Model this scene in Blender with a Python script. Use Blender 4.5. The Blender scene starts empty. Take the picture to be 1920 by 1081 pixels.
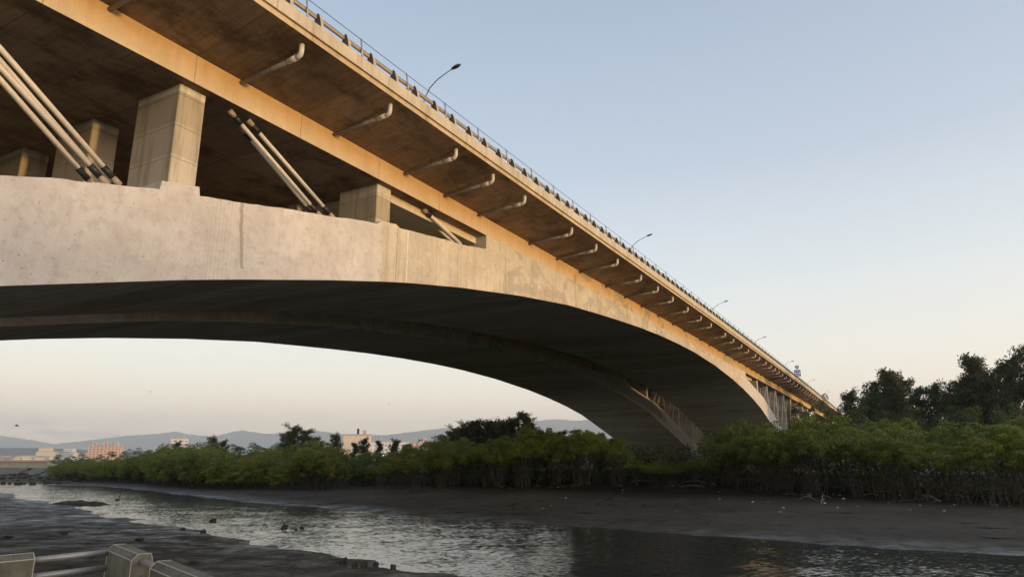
import bpy, math, random
import numpy as np
from mathutils import Vector, Matrix
R = random.Random(11)
PI = math.pi
C = bpy.context.scene.collection
H = 4.3                      # camera height above the water (water is z = 0)
F, PIT, PSI = 1280.0, .2445, .5096
SP, CP = math.sin(PSI), math.cos(PSI)

# ------------------------------------------------------------------ helpers
def W(s, L, z=0.0):
    return Vector((s*SP - L*CP, s*CP + L*SP, z))
def at(px, py, z):
    """point on the horizontal plane z (world) seen at pixel px,py of the 1920 px photograph"""
    a = (px-960)/F; b = -(py-540.5)/F
    X = a; Y = math.cos(PIT)-b*math.sin(PIT); Z = math.sin(PIT)+b*math.cos(PIT)
    t = (z-H)/Z
    return Vector((X*t, Y*t, z))
def far(px, py, Y0):
    """point at ground distance Y0 in front of the camera seen at pixel px,py"""
    a = (px-960)/F; b = -(py-540.5)/F
    X = a; Y = math.cos(PIT)-b*math.sin(PIT); Z = math.sin(PIT)+b*math.cos(PIT)
    t = Y0/Y
    return Vector((X*t, Y0, H+Z*t))

class MB:
    def __init__(s): s.v=[]; s.f=[]; s.m=[]
    def face(s, idx, m=0): s.f.append(tuple(idx)); s.m.append(m)
    def add(s, vs): n=len(s.v); s.v.extend([tuple(p) for p in vs]); return n
    def quad(s, a,b,c,d, m=0):
        n=s.add([a,b,c,d]); s.face((n,n+1,n+2,n+3), m)
    def box(s, lo, hi, m=0):
        (x0,y0,z0),(x1,y1,z1)=lo,hi
        s.hexa([(x0,y0,z0),(x1,y0,z0),(x1,y1,z0),(x0,y1,z0)],[(x0,y0,z1),(x1,y0,z1),(x1,y1,z1),(x0,y1,z1)],m)
    def hexa(s, b, t, m=0):
        n=s.add(list(b)+list(t)); k=len(b)
        s.face([n+i for i in reversed(range(k))],m); s.face([n+k+i for i in range(k)],m)
        for i in range(k):
            j=(i+1)%k; s.face((n+i,n+j,n+k+j,n+k+i),m)
    def loft(s, rings, m=0, closed=True, caps=True, mats=None):
        k=len(rings[0]); base=[s.add(r) for r in rings]
        for a,b in zip(base[:-1],base[1:]):
            for i in range(k if closed else k-1):
                j=(i+1)%k; s.face((a+i,b+i,b+j,a+j), mats[i] if mats else m)
        if caps:
            s.face([base[0]+i for i in range(k)],m); s.face([base[-1]+i for i in reversed(range(k))],m)
    def tube(s, pts, r, n=8, m=0, caps=True):
        pts=[Vector(p) for p in pts]; rings=[]
        rr=r if isinstance(r,(list,tuple)) else [r]*len(pts)
        up=None
        for i,p in enumerate(pts):
            d=(pts[min(i+1,len(pts)-1)]-pts[max(i-1,0)]).normalized()
            if up is None or abs(up.dot(d))>.98:
                up=Vector((0,0,1)) if abs(d.z)<.9 else Vector((1,0,0))
            a=d.cross(up).normalized(); b=a.cross(d).normalized(); up=b
            rings.append([p+(a*math.cos(2*PI*q/n)+b*math.sin(2*PI*q/n))*rr[i] for q in range(n)])
        s.loft(rings,m,True,caps)
    def mesh(s, name, mats, smooth=False):
        me=bpy.data.meshes.new(name); me.from_pydata(s.v,[],s.f)
        for m in mats: me.materials.append(m)
        if len(mats)>1: me.polygons.foreach_set('material_index', s.m)
        if smooth: me.polygons.foreach_set('use_smooth',[True]*len(me.polygons))
        me.update(); return me
    def build(s, name, mats, parent=None, smooth=False):
        if not isinstance(mats,(list,tuple)): mats=[mats]
        return link(name, s.mesh(name,mats,smooth), parent)
def link(name, data, parent=None):
    o=bpy.data.objects.new(name,data); C.objects.link(o)
    if parent: o.parent=parent
    return o
def tag(o, label=None, cat=None, group=None, kind=None):
    for k,v in (('label',label),('category',cat),('group',group),('kind',kind)):
        if v: o[k]=v
    return o
def thing(name, label, cat, loc=(0,0,0), rz=0, group=None):
    o=link(name,None); o.location=loc; o.rotation_euler=(0,0,rz)
    return tag(o,label,cat,group)
def copy_tree(o, parent=None):
    c=o.copy(); C.objects.link(c)
    if parent: c.parent=parent
    for ch in o.children: copy_tree(ch,c)
    return c
def remesh_recalc(o):
    import bmesh
    b=bmesh.new(); b.from_mesh(o.data); bmesh.ops.recalc_face_normals(b,faces=b.faces); b.to_mesh(o.data); b.free()

# ------------------------------------------------------------------ materials
class N:
    def __init__(s, name):
        s.mat=bpy.data.materials.new(name); s.mat.use_nodes=True
        s.t=s.mat.node_tree; s.t.nodes.clear()
        s.out=s.n('ShaderNodeOutputMaterial'); s.b=s.n('ShaderNodeBsdfPrincipled')
        s.t.links.new(s.b.outputs[0],s.out.inputs[0])
    def n(s,typ,**kw):
        x=s.t.nodes.new(typ)
        for k,v in kw.items(): setattr(x,k,v)
        return x
    def set(s,sock,v):
        if isinstance(v,bpy.types.NodeSocket): s.t.links.new(v,sock)
        elif isinstance(v,(tuple,list)) and len(v)==3 and sock.type=='RGBA': sock.default_value=(*v,1)
        else: sock.default_value=v
    def pos(s, scale=(1,1,1), loc=(0,0,0), world=False):
        if world: src=s.n('ShaderNodeNewGeometry').outputs['Position']
        else: src=s.n('ShaderNodeTexCoord').outputs['Object']
        m=s.n('ShaderNodeMapping'); s.t.links.new(src,m.inputs[0])
        m.inputs['Scale'].default_value=scale; m.inputs['Location'].default_value=loc
        return m.outputs[0]
    def noise(s, vec, scale, detail=4, rough=.55, dist=0):
        x=s.n('ShaderNodeTexNoise'); s.t.links.new(vec,x.inputs['Vector'])
        x.inputs['Scale'].default_value=scale; x.inputs['Detail'].default_value=detail
        x.inputs['Roughness'].default_value=rough; x.inputs['Distortion'].default_value=dist
        return x.outputs[0]
    def ramp(s, fac, stops, interp='LINEAR'):
        x=s.n('ShaderNodeValToRGB'); s.set(x.inputs[0],fac); e=x.color_ramp.elements
        x.color_ramp.interpolation=interp
        while len(e)<len(stops): e.new(.5)
        for el,(p,c) in zip(e,stops):
            el.position=p; el.color=(*c,1) if isinstance(c,(tuple,list)) else (c,c,c,1)
        return x.outputs[0]
    def mix(s, fac, a, b, mode='MIX'):
        x=s.n('ShaderNodeMix',data_type='RGBA',blend_type=mode)
        s.set(x.inputs[0],fac); s.set(x.inputs[6],a); s.set(x.inputs[7],b); return x.outputs[2]
    def math(s, op, a, b=0.0, clamp=False):
        x=s.n('ShaderNodeMath',operation=op,use_clamp=clamp); s.set(x.inputs[0],a); s.set(x.inputs[1],b); return x.outputs[0]
    def xyz(s, vec):
        x=s.n('ShaderNodeSeparateXYZ'); s.t.links.new(vec,x.inputs[0]); return x.outputs
    def bump(s, h, strength=.3, dist=.02, normal=None):
        x=s.n('ShaderNodeBump'); s.set(x.inputs['Height'],h)
        x.inputs['Strength'].default_value=strength; x.inputs['Distance'].default_value=dist
        if normal: s.t.links.new(normal,x.inputs['Normal'])
        s.t.links.new(x.outputs[0],s.b.inputs['Normal']); return x.outputs[0]
    def base(s,c,rough=.8,spec=.3,metal=0):
        s.set(s.b.inputs['Base Color'],c); s.set(s.b.inputs['Roughness'],rough)
        s.b.inputs['Specular IOR Level'].default_value=spec; s.b.inputs['Metallic'].default_value=metal
        return s.mat
def line(n, coord, period, width, jitter=None):
    """1 on thin lines every `period` along coord"""
    c=coord if jitter is None else n.math('ADD',coord,jitter)
    w=n.math('PINGPONG',c,period/2)
    return n.math('LESS_THAN',w,width/2)

def concrete(name, c1, c2, stain_glow=(.16,.11,.06), streak=.5, patch=None, joints=(4.6,None), topz=None, holes=False, bumps=.25, rough=.85, panel=None, jwid=.035):
    n=N(name); p=n.pos(); x,y,z=n.xyz(p)
    a=n.noise(p,.55,6,.6,.3); b=n.noise(p,3.2,6,.65); fine=n.noise(p,28,4,.6)
    col=n.mix(n.ramp(a,[(.35,0),(.65,1)]),c1,c2)
    col=n.mix(n.math('MULTIPLY',n.ramp(b,[(.45,0),(.75,1)]),.35),col,tuple(.72*k for k in c1))
    # vertical run-off streaks
    ps=n.pos((1.0,1.0,.06)); st=n.noise(ps,2.2,5,.7); st2=n.noise(ps,9,4,.7)
    stm=n.math('MULTIPLY',n.ramp(st,[(.48,0),(.72,1)]),n.ramp(st2,[(.3,.25),(.7,1)]))
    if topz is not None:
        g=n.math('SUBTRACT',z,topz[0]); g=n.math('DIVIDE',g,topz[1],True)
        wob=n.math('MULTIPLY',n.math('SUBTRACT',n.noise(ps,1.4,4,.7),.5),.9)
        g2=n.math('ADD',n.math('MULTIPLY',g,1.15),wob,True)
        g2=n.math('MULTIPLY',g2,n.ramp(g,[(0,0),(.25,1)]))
        col=n.mix(n.math('MULTIPLY',g2,.62),col,stain_glow)  # orange towards the top edge: staining plus warm evening light painted in
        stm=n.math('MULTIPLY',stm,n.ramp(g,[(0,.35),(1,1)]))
    col=n.mix(n.math('MULTIPLY',stm,streak),col,tuple(.75*k for k in stain_glow))
    if patch:
        pm=n.noise(n.pos((.5,.5,.8)),.55,5,.6,1.2); m=n.ramp(pm,[(.535,0),(.55,1)])
        rng=n.math('MULTIPLY',n.math('GREATER_THAN',x,patch[0]),n.math('LESS_THAN',x,patch[1]))
        m=n.math('MULTIPLY',n.math('MULTIPLY',m,rng),.62)
        col=n.mix(m,col,(.27,.245,.20))
    if panel:
        wn_=n.n('ShaderNodeTexWhiteNoise',noise_dimensions='1D'); n.t.links.new(n.math('FLOOR',n.math('DIVIDE',x,panel)),wn_.inputs['W'])
        col=n.mix(n.math('MULTIPLY',wn_.outputs['Value'],.5),col,tuple(.6*k for k in c1))
        ps2=n.pos((4.0,.15,1)); col=n.mix(n.ramp(n.noise(ps2,1.6,5,.7),[(.45,0),(.7,.55)]),col,tuple(.5*k for k in c1))
    if panel and panel<4:
        lm_=n.noise(n.pos((2.2,.10,1),(5,2,0)),1.3,6,.75); col=n.mix(n.ramp(lm_,[(.60,0),(.70,.45)]),col,(.72,.69,.62))
        dk_=n.noise(n.pos((.12,.05,1),(1,7,0)),1.0,5,.6); col=n.mix(n.ramp(dk_,[(.45,0),(.65,.5)]),col,(.22,.15,.09))
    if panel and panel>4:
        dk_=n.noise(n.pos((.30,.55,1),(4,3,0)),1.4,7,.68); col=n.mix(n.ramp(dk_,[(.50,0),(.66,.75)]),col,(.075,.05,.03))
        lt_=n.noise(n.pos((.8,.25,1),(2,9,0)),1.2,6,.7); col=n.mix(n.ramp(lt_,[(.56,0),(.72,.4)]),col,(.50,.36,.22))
    # pitting
    sp=n.noise(p,14,2,.5); col=n.mix(n.ramp(sp,[(.70,0),(.74,.55)]),col,tuple(.45*k for k in c1))
    jl=0.0
    if joints[0]:
        jw=n.math('MULTIPLY',n.math('SUBTRACT',n.noise(p,3,3),.5),.05)
        jl=line(n,x,joints[0],jwid,jw)
        if joints[1]: jl=n.math('MAXIMUM',jl,line(n,z if joints[1]>0 else y,abs(joints[1]),.03,jw))
        col=n.mix(n.math('MULTIPLY',jl,.7),col,tuple(.35*k for k in c1))
    if holes:
        v=n.n('ShaderNodeTexVoronoi'); n.t.links.new(n.pos((1.3,0.0,1.3)),v.inputs[0]); v.inputs['Scale'].default_value=1; v.inputs['Randomness'].default_value=.35
        hm=n.math('LESS_THAN',v.outputs['Distance'],.05)
        hm=n.math('MULTIPLY',hm,n.math('GREATER_THAN',x,-56)); col=n.mix(n.math('MULTIPLY',hm,.75),col,(.06,.05,.04))
    h=n.math('ADD',n.math('MULTIPLY',b,.6),n.math('MULTIPLY',fine,.3))
    h=n.math('SUBTRACT',h,n.math('MULTIPLY',jl,.6)) if joints[0] else h
    n.bump(h,bumps,.03)
    return n.base(col,rough,.25)
M={}
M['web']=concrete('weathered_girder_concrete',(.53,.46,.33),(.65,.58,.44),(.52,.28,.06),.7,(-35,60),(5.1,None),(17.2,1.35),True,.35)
def rib_concrete():
    n=N('arch_flank_concrete'); p=n.pos(); x,y,z=n.xyz(p)
    a=n.noise(p,.45,6,.62,.4); b=n.noise(p,2.6,7,.68); fine=n.noise(p,24,4,.65)
    ps=n.pos((1.0,1.0,.05)); st=n.noise(ps,2.4,5,.7); st2=n.noise(ps,11,4,.75)
    coat=n.mix(n.ramp(a,[(.35,0),(.65,1)]),(.52,.50,.485),(.65,.63,.61))
    raw=n.mix(n.ramp(a,[(.35,0),(.65,1)]),(.49,.445,.355),(.62,.575,.475))
    e=n.math('MULTIPLY',n.math('SUBTRACT',b,.5),1.6); xe=n.math('ADD',x,e)
    rm=n.math('MULTIPLY',n.math('GREATER_THAN',xe,-55.7),n.math('LESS_THAN',n.math('ADD',x,n.math('MULTIPLY',z,.9)),45.5))
    col=n.mix(rm,coat,raw)
    # grey cement patches left by repairs
    pm=n.noise(n.pos((.42,.5,.75)),.62,6,.62,1.4); m=n.ramp(n.math('ADD',pm,n.math('MULTIPLY',n.math('SUBTRACT',b,.5),.16)),[(.485,0),(.535,1)])
    rg_=n.math('MULTIPLY',n.math('GREATER_THAN',x,-44),n.math('LESS_THAN',x,16))
    col=n.mix(n.math('MULTIPLY',n.math('MULTIPLY',m,rg_),.55),col,(.33,.305,.265))
    pm2=n.noise(n.pos((.9,.5,1.2),(3,1,2)),1.0,5,.6,1.0)
    col=n.mix(n.math('MULTIPLY',n.ramp(pm2,[(.60,0),(.625,.5)]),rm),col,(.62,.57,.47))
    # run-off streaks, stronger on the bare concrete
    stm=n.math('MULTIPLY',n.ramp(st,[(.5,0),(.68,1)]),n.ramp(st2,[(.35,.1),(.65,1)]))
    col=n.mix(n.math('MULTIPLY',stm,n.math('ADD',n.math('MULTIPLY',rm,.42),.16)),col,(.25,.185,.10))
    col=n.mix(n.math('MULTIPLY',n.ramp(b,[(.48,0),(.66,1)]),.42),col,(.36,.325,.27))
    sp=n.noise(p,8,3,.6); col=n.mix(n.ramp(sp,[(.64,0),(.68,.7)]),col,(.20,.17,.13))
    # joints between the pours
    jw=n.math('MULTIPLY',n.math('SUBTRACT',n.noise(p,2,3),.5),.10)
    jl=n.math('MULTIPLY',line(n,x,5.45,.045,jw),rm); col=n.mix(n.math('MULTIPLY',jl,.6),col,(.16,.125,.08))
    # vertical grooves of the formwork
    gm=n.ramp(n.noise(n.pos((.35,.35,0)),1.0,2,.5),[(.56,0),(.62,1)])
    gr=n.math('MULTIPLY',line(n,x,.16,.03,jw),gm); col=n.mix(n.math('MULTIPLY',gr,.22),col,(.25,.21,.16))
    # one long damp crack and one white lime run
    cx=n.math('ADD',x,n.math('MULTIPLY',n.math('SUBTRACT',n.noise(n.pos((.3,.3,1.6)),1.2,4,.6),.5),.35))
    cx=n.math('ADD',cx,n.math('MULTIPLY',z,.11))
    ck=n.math('MULTIPLY',n.math('LESS_THAN',n.math('ABSOLUTE',n.math('ADD',cx,62.27)),.075),n.math('GREATER_THAN',z,11.2))
    col=n.mix(n.math('MULTIPLY',ck,.55),col,(.22,.185,.13))
    lm=n.math('LESS_THAN',n.math('ABSOLUTE',n.math('ADD',x,n.math('ADD',53.65,jw))),.055)
    col=n.mix(n.math('MULTIPLY',lm,n.ramp(b,[(.4,0),(.55,.8)])),col,(.74,.72,.66))
    # tie holes
    v=n.n('ShaderNodeTexVoronoi'); n.t.links.new(n.pos((1.25,0.0,1.25)),v.inputs[0]); v.inputs['Scale'].default_value=1; v.inputs['Randomness'].default_value=.3
    hm=n.math('MULTIPLY',n.math('LESS_THAN',v.outputs['Distance'],.055),rm); col=n.mix(n.math('MULTIPLY',hm,.8),col,(.06,.05,.04))
    h=n.math('ADD',n.math('MULTIPLY',b,.7),n.math('MULTIPLY',fine,.3)); h=n.math('SUBTRACT',h,n.math('ADD',n.math('MULTIPLY',jl,.6),n.math('MULTIPLY',gr,.3)))
    n.bump(h,.35,.035)
    return n.base(col,.88,.2)
M['rib']=rib_concrete()
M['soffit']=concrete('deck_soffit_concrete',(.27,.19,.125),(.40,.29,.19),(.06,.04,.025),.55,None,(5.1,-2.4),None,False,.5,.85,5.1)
M['inner']=concrete('rib_soffit_concrete',(.50,.47,.40),(.62,.585,.50),(.16,.13,.09),.4,None,(3.1,-4.6),None,False,.5,.85,3.1,.11)
M['fascia']=concrete('parapet_concrete',(.47,.42,.32),(.58,.52,.41),(.30,.19,.09),.75,None,(6.0,None),None,False,.25)
M['ledge']=concrete('ledge_concrete',(.47,.37,.22),(.56,.46,.31),(.22,.11,.04),.85,None,(12.0,None),None,False,.4)
M['column']=concrete('column_concrete',(.40,.355,.28),(.47,.42,.345),(.17,.14,.09),.5,None,(None,None),None,False,.22)
def simple(name,c,rough=.6,spec=.4,metal=0,var=.25,scale=6,c2=None):
    n=N(name); v=n.noise(n.pos(),scale,4,.6)
    return n.base(n.mix(n.ramp(v,[(.3,0),(.7,1)]),c,c2 or tuple(k*(1-var) for k in c)),rough,spec,metal)
M['pipe']=simple('grey_pvc',(.22,.215,.205),.5,.4,0,.35)
M['elbow']=simple('pale_pvc',(.62,.59,.53),.5,.4,0,.15)
M['rod']=simple('white_sheath',(.66,.62,.55),.42,.5,0,.12)
M['sleeve']=simple('black_sleeve',(.03,.028,.026),.45,.4)
M['anchor']=simple('anchor_cap',(.42,.36,.27),.7)
M['railpost']=simple('grey_green_rail_post',(.085,.09,.075),.6,.4,.2,.4)
M['flange']=simple('galvanised_flange',(.50,.47,.40),.55,.4,.1)
M['rail']=simple('beige_rail',(.55,.46,.32),.5,.4,.1,.2)
M['thin']=simple('galvanised_post',(.42,.41,.39),.45,.4,.5)
M['wire']=simple('steel_wire',(.06,.06,.075),.5,.4,.3)
M['asphalt']=simple('asphalt',(.05,.05,.05),.9)
M['steel']=simple('lamp_steel',(.22,.23,.25),.45,.5,.5)
M['glass']=simple('lamp_glass',(.06,.06,.05),.25,.5)
M['blue']=simple('sign_blue',(.02,.10,.32),.5); M['white']=simple('sign_white',(.8,.8,.8),.5)
# mud
n=N('wet_mud'); p=n.pos(world=True); a=n.noise(p,.11,6,.6,.6); b=n.noise(p,1.3,6,.65); c=n.noise(p,7,6,.7); px=n.noise(n.pos((.9,1.1,1),world=True),.55,10,.76)
x,y,z=n.xyz(p)
side=n.math('DIVIDE',n.math('SUBTRACT',34,n.math('ADD',x,y)),6,True)      # 1 on the near flat, 0 on the far bank
col=n.mix(n.ramp(a,[(.35,0),(.65,1)]),(.062,.053,.041),(.100,.086,.067))
col=n.mix(n.ramp(b,[(.5,0),(.7,.6)]),col,(.030,.026,.021))
rn=n.noise(n.pos(world=True),.075,3,.5,1.2); rl=n.ramp(n.math('ABSOLUTE',n.math('SUBTRACT',rn,.5)),[(.002,1),(.006,0)]); rn2=n.noise(n.pos(world=True),.14,3,.5,1.5); rl=n.math('MAXIMUM',rl,n.math('MULTIPLY',.7,n.ramp(n.math('ABSOLUTE',n.math('SUBTRACT',rn2,.47)),[(.002,1),(.005,0)])))
col=n.mix(n.math('MULTIPLY',rl,.75),col,(.014,.012,.010))
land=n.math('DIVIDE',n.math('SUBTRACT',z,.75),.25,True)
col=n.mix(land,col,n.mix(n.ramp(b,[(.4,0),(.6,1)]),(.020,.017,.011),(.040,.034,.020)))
col=n.mix(n.math('DIVIDE',n.math('SUBTRACT',z,2.3),.25,True),col,n.mix(n.ramp(b,[(.4,0),(.6,1)]),(.15,.15,.085),(.26,.25,.20)))
wet=n.math('SUBTRACT',1.0,n.math('DIVIDE',z,n.math('ADD',.24,n.math('MULTIPLY',side,.24)),True))
wn=n.ramp(n.math('ADD',n.math('MULTIPLY',px,.75),n.math('MULTIPLY',a,.35)),[(.44,1),(.62,0)])
gl=n.math('MULTIPLY',wet,wn)
rough=n.math('SUBTRACT',.88,n.math('MULTIPLY',gl,.62))
n.bump(n.math('ADD',n.math('MULTIPLY',b,.7),n.math('MULTIPLY',c,.45)),.7,.12)
M['mud']=n.base(col,rough,.4)
n.t.links.new(n.math('MULTIPLY',n.math('ADD',.05,n.math('MULTIPLY',gl,.7)),n.math('SUBTRACT',1.0,land)),n.b.inputs['Specular IOR Level']) 
# water
n=N('river_water')
def ncol(scale,sc,det):
    q=n.n('ShaderNodeTexNoise'); n.t.links.new(n.pos(scale,world=True),q.inputs['Vector']); q.inputs['Scale'].default_value=sc; q.inputs['Detail'].default_value=det; q.inputs['Roughness'].default_value=.6; q.inputs['Distortion'].default_value=.08
    v=n.n('ShaderNodeVectorMath',operation='SUBTRACT'); n.t.links.new(q.outputs['Color'],v.inputs[0]); v.inputs[1].default_value=(.5,.5,.5); return v.outputs[0]
def vm(op,a_,b_2):
    v=n.n('ShaderNodeVectorMath',operation=op); n.set(v.inputs[0],a_); n.set(v.inputs[1],b_2); return v.outputs[0]
v1=vm('MULTIPLY',ncol((.5,1.05,1),6.5,3),(.26,.27,0)); v2=vm('MULTIPLY',ncol((.35,.6,1),.9,4),(.05,.10,0))
calm=n.ramp(n.noise(n.pos((.05,.05,1),world=True),1.0,3,.5),[(.35,.45),(.6,1.15)])
nrm=vm('NORMALIZE',vm('ADD',vm('ADD',vm('MULTIPLY',v1,calm) if False else v1,v2),(0,0,1)),(0,0,0))
n.t.links.new(nrm,n.b.inputs['Normal']); n.b.inputs['IOR'].default_value=1.33
M['water']=n.base((.034,.036,.034),.10,.5)
# foliage
def leafmat(name,c1,c2,c3):
    n=N(name); oi=n.n('ShaderNodeObjectInfo').outputs['Random']; v=n.noise(n.pos(),.9,3,.6); f=n.noise(n.pos(),9,2,.6)
    col=n.mix(n.ramp(v,[(.35,0),(.65,1)]),c1,c2); col=n.mix(n.math('MULTIPLY',oi,.65),col,c3)
    col=n.mix(n.ramp(f,[(.35,.0),(.7,.28)]),col,tuple(.35*k for k in c1))
    tr=n.n('ShaderNodeBsdfTranslucent'); n.set(tr.inputs[0],n.mix(.4,col,(.14,.18,.02)))
    ms=n.n('ShaderNodeMixShader'); ms.inputs[0].default_value=.30
    n.base(col,.55,.3); n.t.links.new(n.b.outputs[0],ms.inputs[1]); n.t.links.new(tr.outputs[0],ms.inputs[2]); n.t.links.new(ms.outputs[0],n.out.inputs[0])
    return n.mat
M['mleaf']=leafmat('mangrove_leaves',(.150,.192,.018),(.235,.235,.026),(.088,.138,.028))
M['cleaf']=leafmat('casuarina_needles',(.032,.044,.016),(.052,.064,.026),(.056,.054,.028))
M['bleaf']=leafmat('broad_leaves',(.055,.090,.018),(.090,.120,.024),(.055,.075,.026))
M['bark']=simple('pale_bark',(.075,.067,.054),.9,.2,0,.6)
M['dbark']=simple('dark_bark',(.06,.05,.04),.9,.2,0,.5)
M['drift']=simple('driftwood_grey',(.24,.21,.17),.9,.2,0,.5)
M['litter']=simple('pale_litter',(.5,.5,.47),.6,.3,0,.3)
M['stone']=simple('dark_stone',(.07,.06,.045),.85,.3,0,.6,3)
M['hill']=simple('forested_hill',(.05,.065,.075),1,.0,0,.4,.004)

# ------------------------------------------------------------------ bridge profile data (s along the deck, z over the camera)
def d(s): return .0085*s-4.2e-5*s*s
BOT=[(-24,-9),(-14,-4.2),(-6,-1.0),(0,1.55),(4,3.0),(8.86,4.53),(14.1,5.9),(16.5,6.47),(21.1,7.5),(24.7,8.25),(26.7,8.63),(31.3,9.4),(38.3,10.38),(46,11.25),(51.7,11.65),(56.7,11.97),(62.5,12.28),(69,12.5),(76.3,12.6),(83,12.55),(92.6,12.2),(104,11.4),(111.5,10.62),(119,9.65),(126,8.5),(131.4,7.25),(137,5.9),(144.2,4.15),(152.3,1.85),(159,-.3),(164,-2.0)]
TOPL=[(-24,-4.2),(-14,-.5),(-6,2.6),(0,4.75),(5,6.4),(8.4,7.58),(9.4,7.89),(11.2,8.34),(12.95,8.78),(14.4,9.05),(16.3,9.43),(18.5,9.89),(20.9,10.35),(23.3,10.86),(24.8,11.08),(26.5,11.36),(28.2,11.57),(30.1,11.83),(31.7,12.0),(34.0,12.42)]
TOPR=[(114.3,12.75),(116.5,12.35),(124.1,11.3),(127.4,10.95),(134.4,9.55),(144.0,7.0),(150,5.5),(156.4,4.0),(162,2.1),(164,1.3)]
def ip(t,s): return float(np.interp(s,[a for a,_ in t],[b for _,b in t]))
S0=80.0
CA=6.95                       # half width of a rib
WR=13.9
def P(s,l,z): return (s-S0,l,z+H)

def ring(s):
    k=d(s)
    pts=[(-3.63,14.72),(-.0,14.15),(0,13.05),(WR,13.05),(WR,14.15),(16.4,14.72),(16.4,14.98),(15.9,15.02),(-3.1,15.02),(-3.58,14.98),(-3.58,14.82),(-3.63,14.80)]
    return [P(s,a,b+k) for a,b in pts]
def bridge_meshes():
    out={}
    m=MB(); st=[x for x in np.arange(-40,346,2.5)]
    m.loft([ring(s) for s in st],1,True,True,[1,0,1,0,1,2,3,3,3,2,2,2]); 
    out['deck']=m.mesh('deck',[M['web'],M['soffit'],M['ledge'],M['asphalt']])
    # arch: rib (left) + solid wall + rib (right) + start of the next arch
    rr=random.Random(5)
    m=MB()
    def sect(s,b,t,mats=(0,1,0,2)):
        return [P(s,0,b),P(s,WR,b),P(s,WR,t),P(s,0,t)]
    def seg(ss,topf,cap=True):
        m.loft([sect(s,ip(BOT,s),topf(s)) for s in ss],0,True,cap,[1,0,2,0])
    def ltop(s):
        t=ip(TOPL,s)
        if 12.98<s<14.45: t+=.33
        if 24.0<s<25.45: t+=.18
        return t+rr.uniform(-.02,.02)
    ss=sorted(set(list(np.arange(-24,34,.35))+[12.95,13.0,14.4,14.46,34.0]))
    seg(ss,ltop)
    ss=[34.0]+list(np.arange(34.5,114.3,.75))+[114.3]
    m.loft([sect(s,ip(BOT,s),13.049+d(s)) for s in ss],0,True,True,[1,0,2,0])
    ss=list(np.arange(114.3,164,.7))+[164.0]
    seg(ss,lambda s:ip(TOPR,s)+rr.uniform(-.03,.03))
    # next half arch beyond the pier
    nb=[(164,-2.0),(170,.6),(180,4.3),(192,8.0),(206,11.2),(216,12.6)]; nt=[(164,1.3),(170,3.3),(180,6.8),(192,10.2),(203,12.4),(216,13.3)]
    ss=list(np.arange(164,216.1,2))
    m.loft([[P(s,0,ip(nb,s)),P(s,WR,ip(nb,s)),P(s,WR,ip(nt,s)),P(s,0,ip(nt,s))] for s in ss],0,True,True,[1,0,2,0])
    out['arch']=m.mesh('arch',[M['rib'],M['inner'],M['rib']])
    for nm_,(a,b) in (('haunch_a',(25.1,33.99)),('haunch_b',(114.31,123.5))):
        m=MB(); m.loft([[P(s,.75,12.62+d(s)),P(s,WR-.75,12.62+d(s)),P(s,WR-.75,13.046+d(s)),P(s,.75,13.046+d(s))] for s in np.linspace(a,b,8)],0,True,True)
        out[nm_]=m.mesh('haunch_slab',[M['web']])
    for nm_,sgn,l0 in (('par_a',1,-3.68),('par_b',-1,16.48)):
        m=MB(); m.loft([[P(s,l0,14.985+d(s)),P(s,l0+.40*sgn,15.03+d(s)),P(s,l0+.34*sgn,15.50+d(s)),P(s,l0+.29*sgn,15.53+d(s)),P(s,l0+.03*sgn,15.53+d(s)),P(s,l0,15.50+d(s))] for s in np.arange(-40,346,3.0)],0,True,True)
        out[nm_]=m.mesh('parapet',[M['fascia']])
    m=MB()
    m.tube([P(s,-3.27,16.09+d(s)) for s in np.arange(-40,346,3.0)],.08,8)
    out['guard_rail']=m.mesh('guard_rail',[M['rail']],True)
    for nm_,lo,hi in (('cap_a',P(-34,-2.0,-8),P(-8,16,-2.2)),('cap_b',P(154.5,-2.0,-5),P(172,16,-.25))):
        m=MB(); m.box(lo,hi); out[nm_]=m.mesh('pile_cap',[M['column']])
    return out
BM=bridge_meshes()
import bmesh
for me in BM.values():
    b=bmesh.new(); b.from_mesh(me); bmesh.ops.recalc_face_normals(b,faces=b.faces); b.to_mesh(me); b.free()

RZ=PI/2-PSI
near=thing('concrete_arch_bridge','nearest concrete arch bridge, golden lit flank with grey drainpipes under its overhang','bridge',W(S0,20.8,0),RZ)
farb=thing('concrete_arch_bridge','shaded second concrete arch bridge running behind the golden lit one','bridge',W(S0,40.9,0),RZ)
for br in (near,farb):
    for k in BM: link(BM[k].name.split('.')[0],BM[k],br)
# columns --------------------------------------------------------------
def column_mesh(s0,z0,z1,l0,l1,ln=1.06):
    m=MB()
    c=.04
    ringz=lambda z:[P(s0+c,l0,z),P(s0+ln-c,l0,z),P(s0+ln,l0+c,z),P(s0+ln,l1-c,z),P(s0+ln-c,l1,z),P(s0+c,l1,z),P(s0,l1-c,z),P(s0,l0+c,z)]
    zs=[z0]; z=z1
    m.loft([ringz(z0),ringz(z1)],0,True,True)
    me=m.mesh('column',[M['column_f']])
    b=bmesh.new(); b.from_mesh(me); bmesh.ops.recalc_face_normals(b,faces=b.faces); b.to_mesh(me); b.free()
    return me
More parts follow.
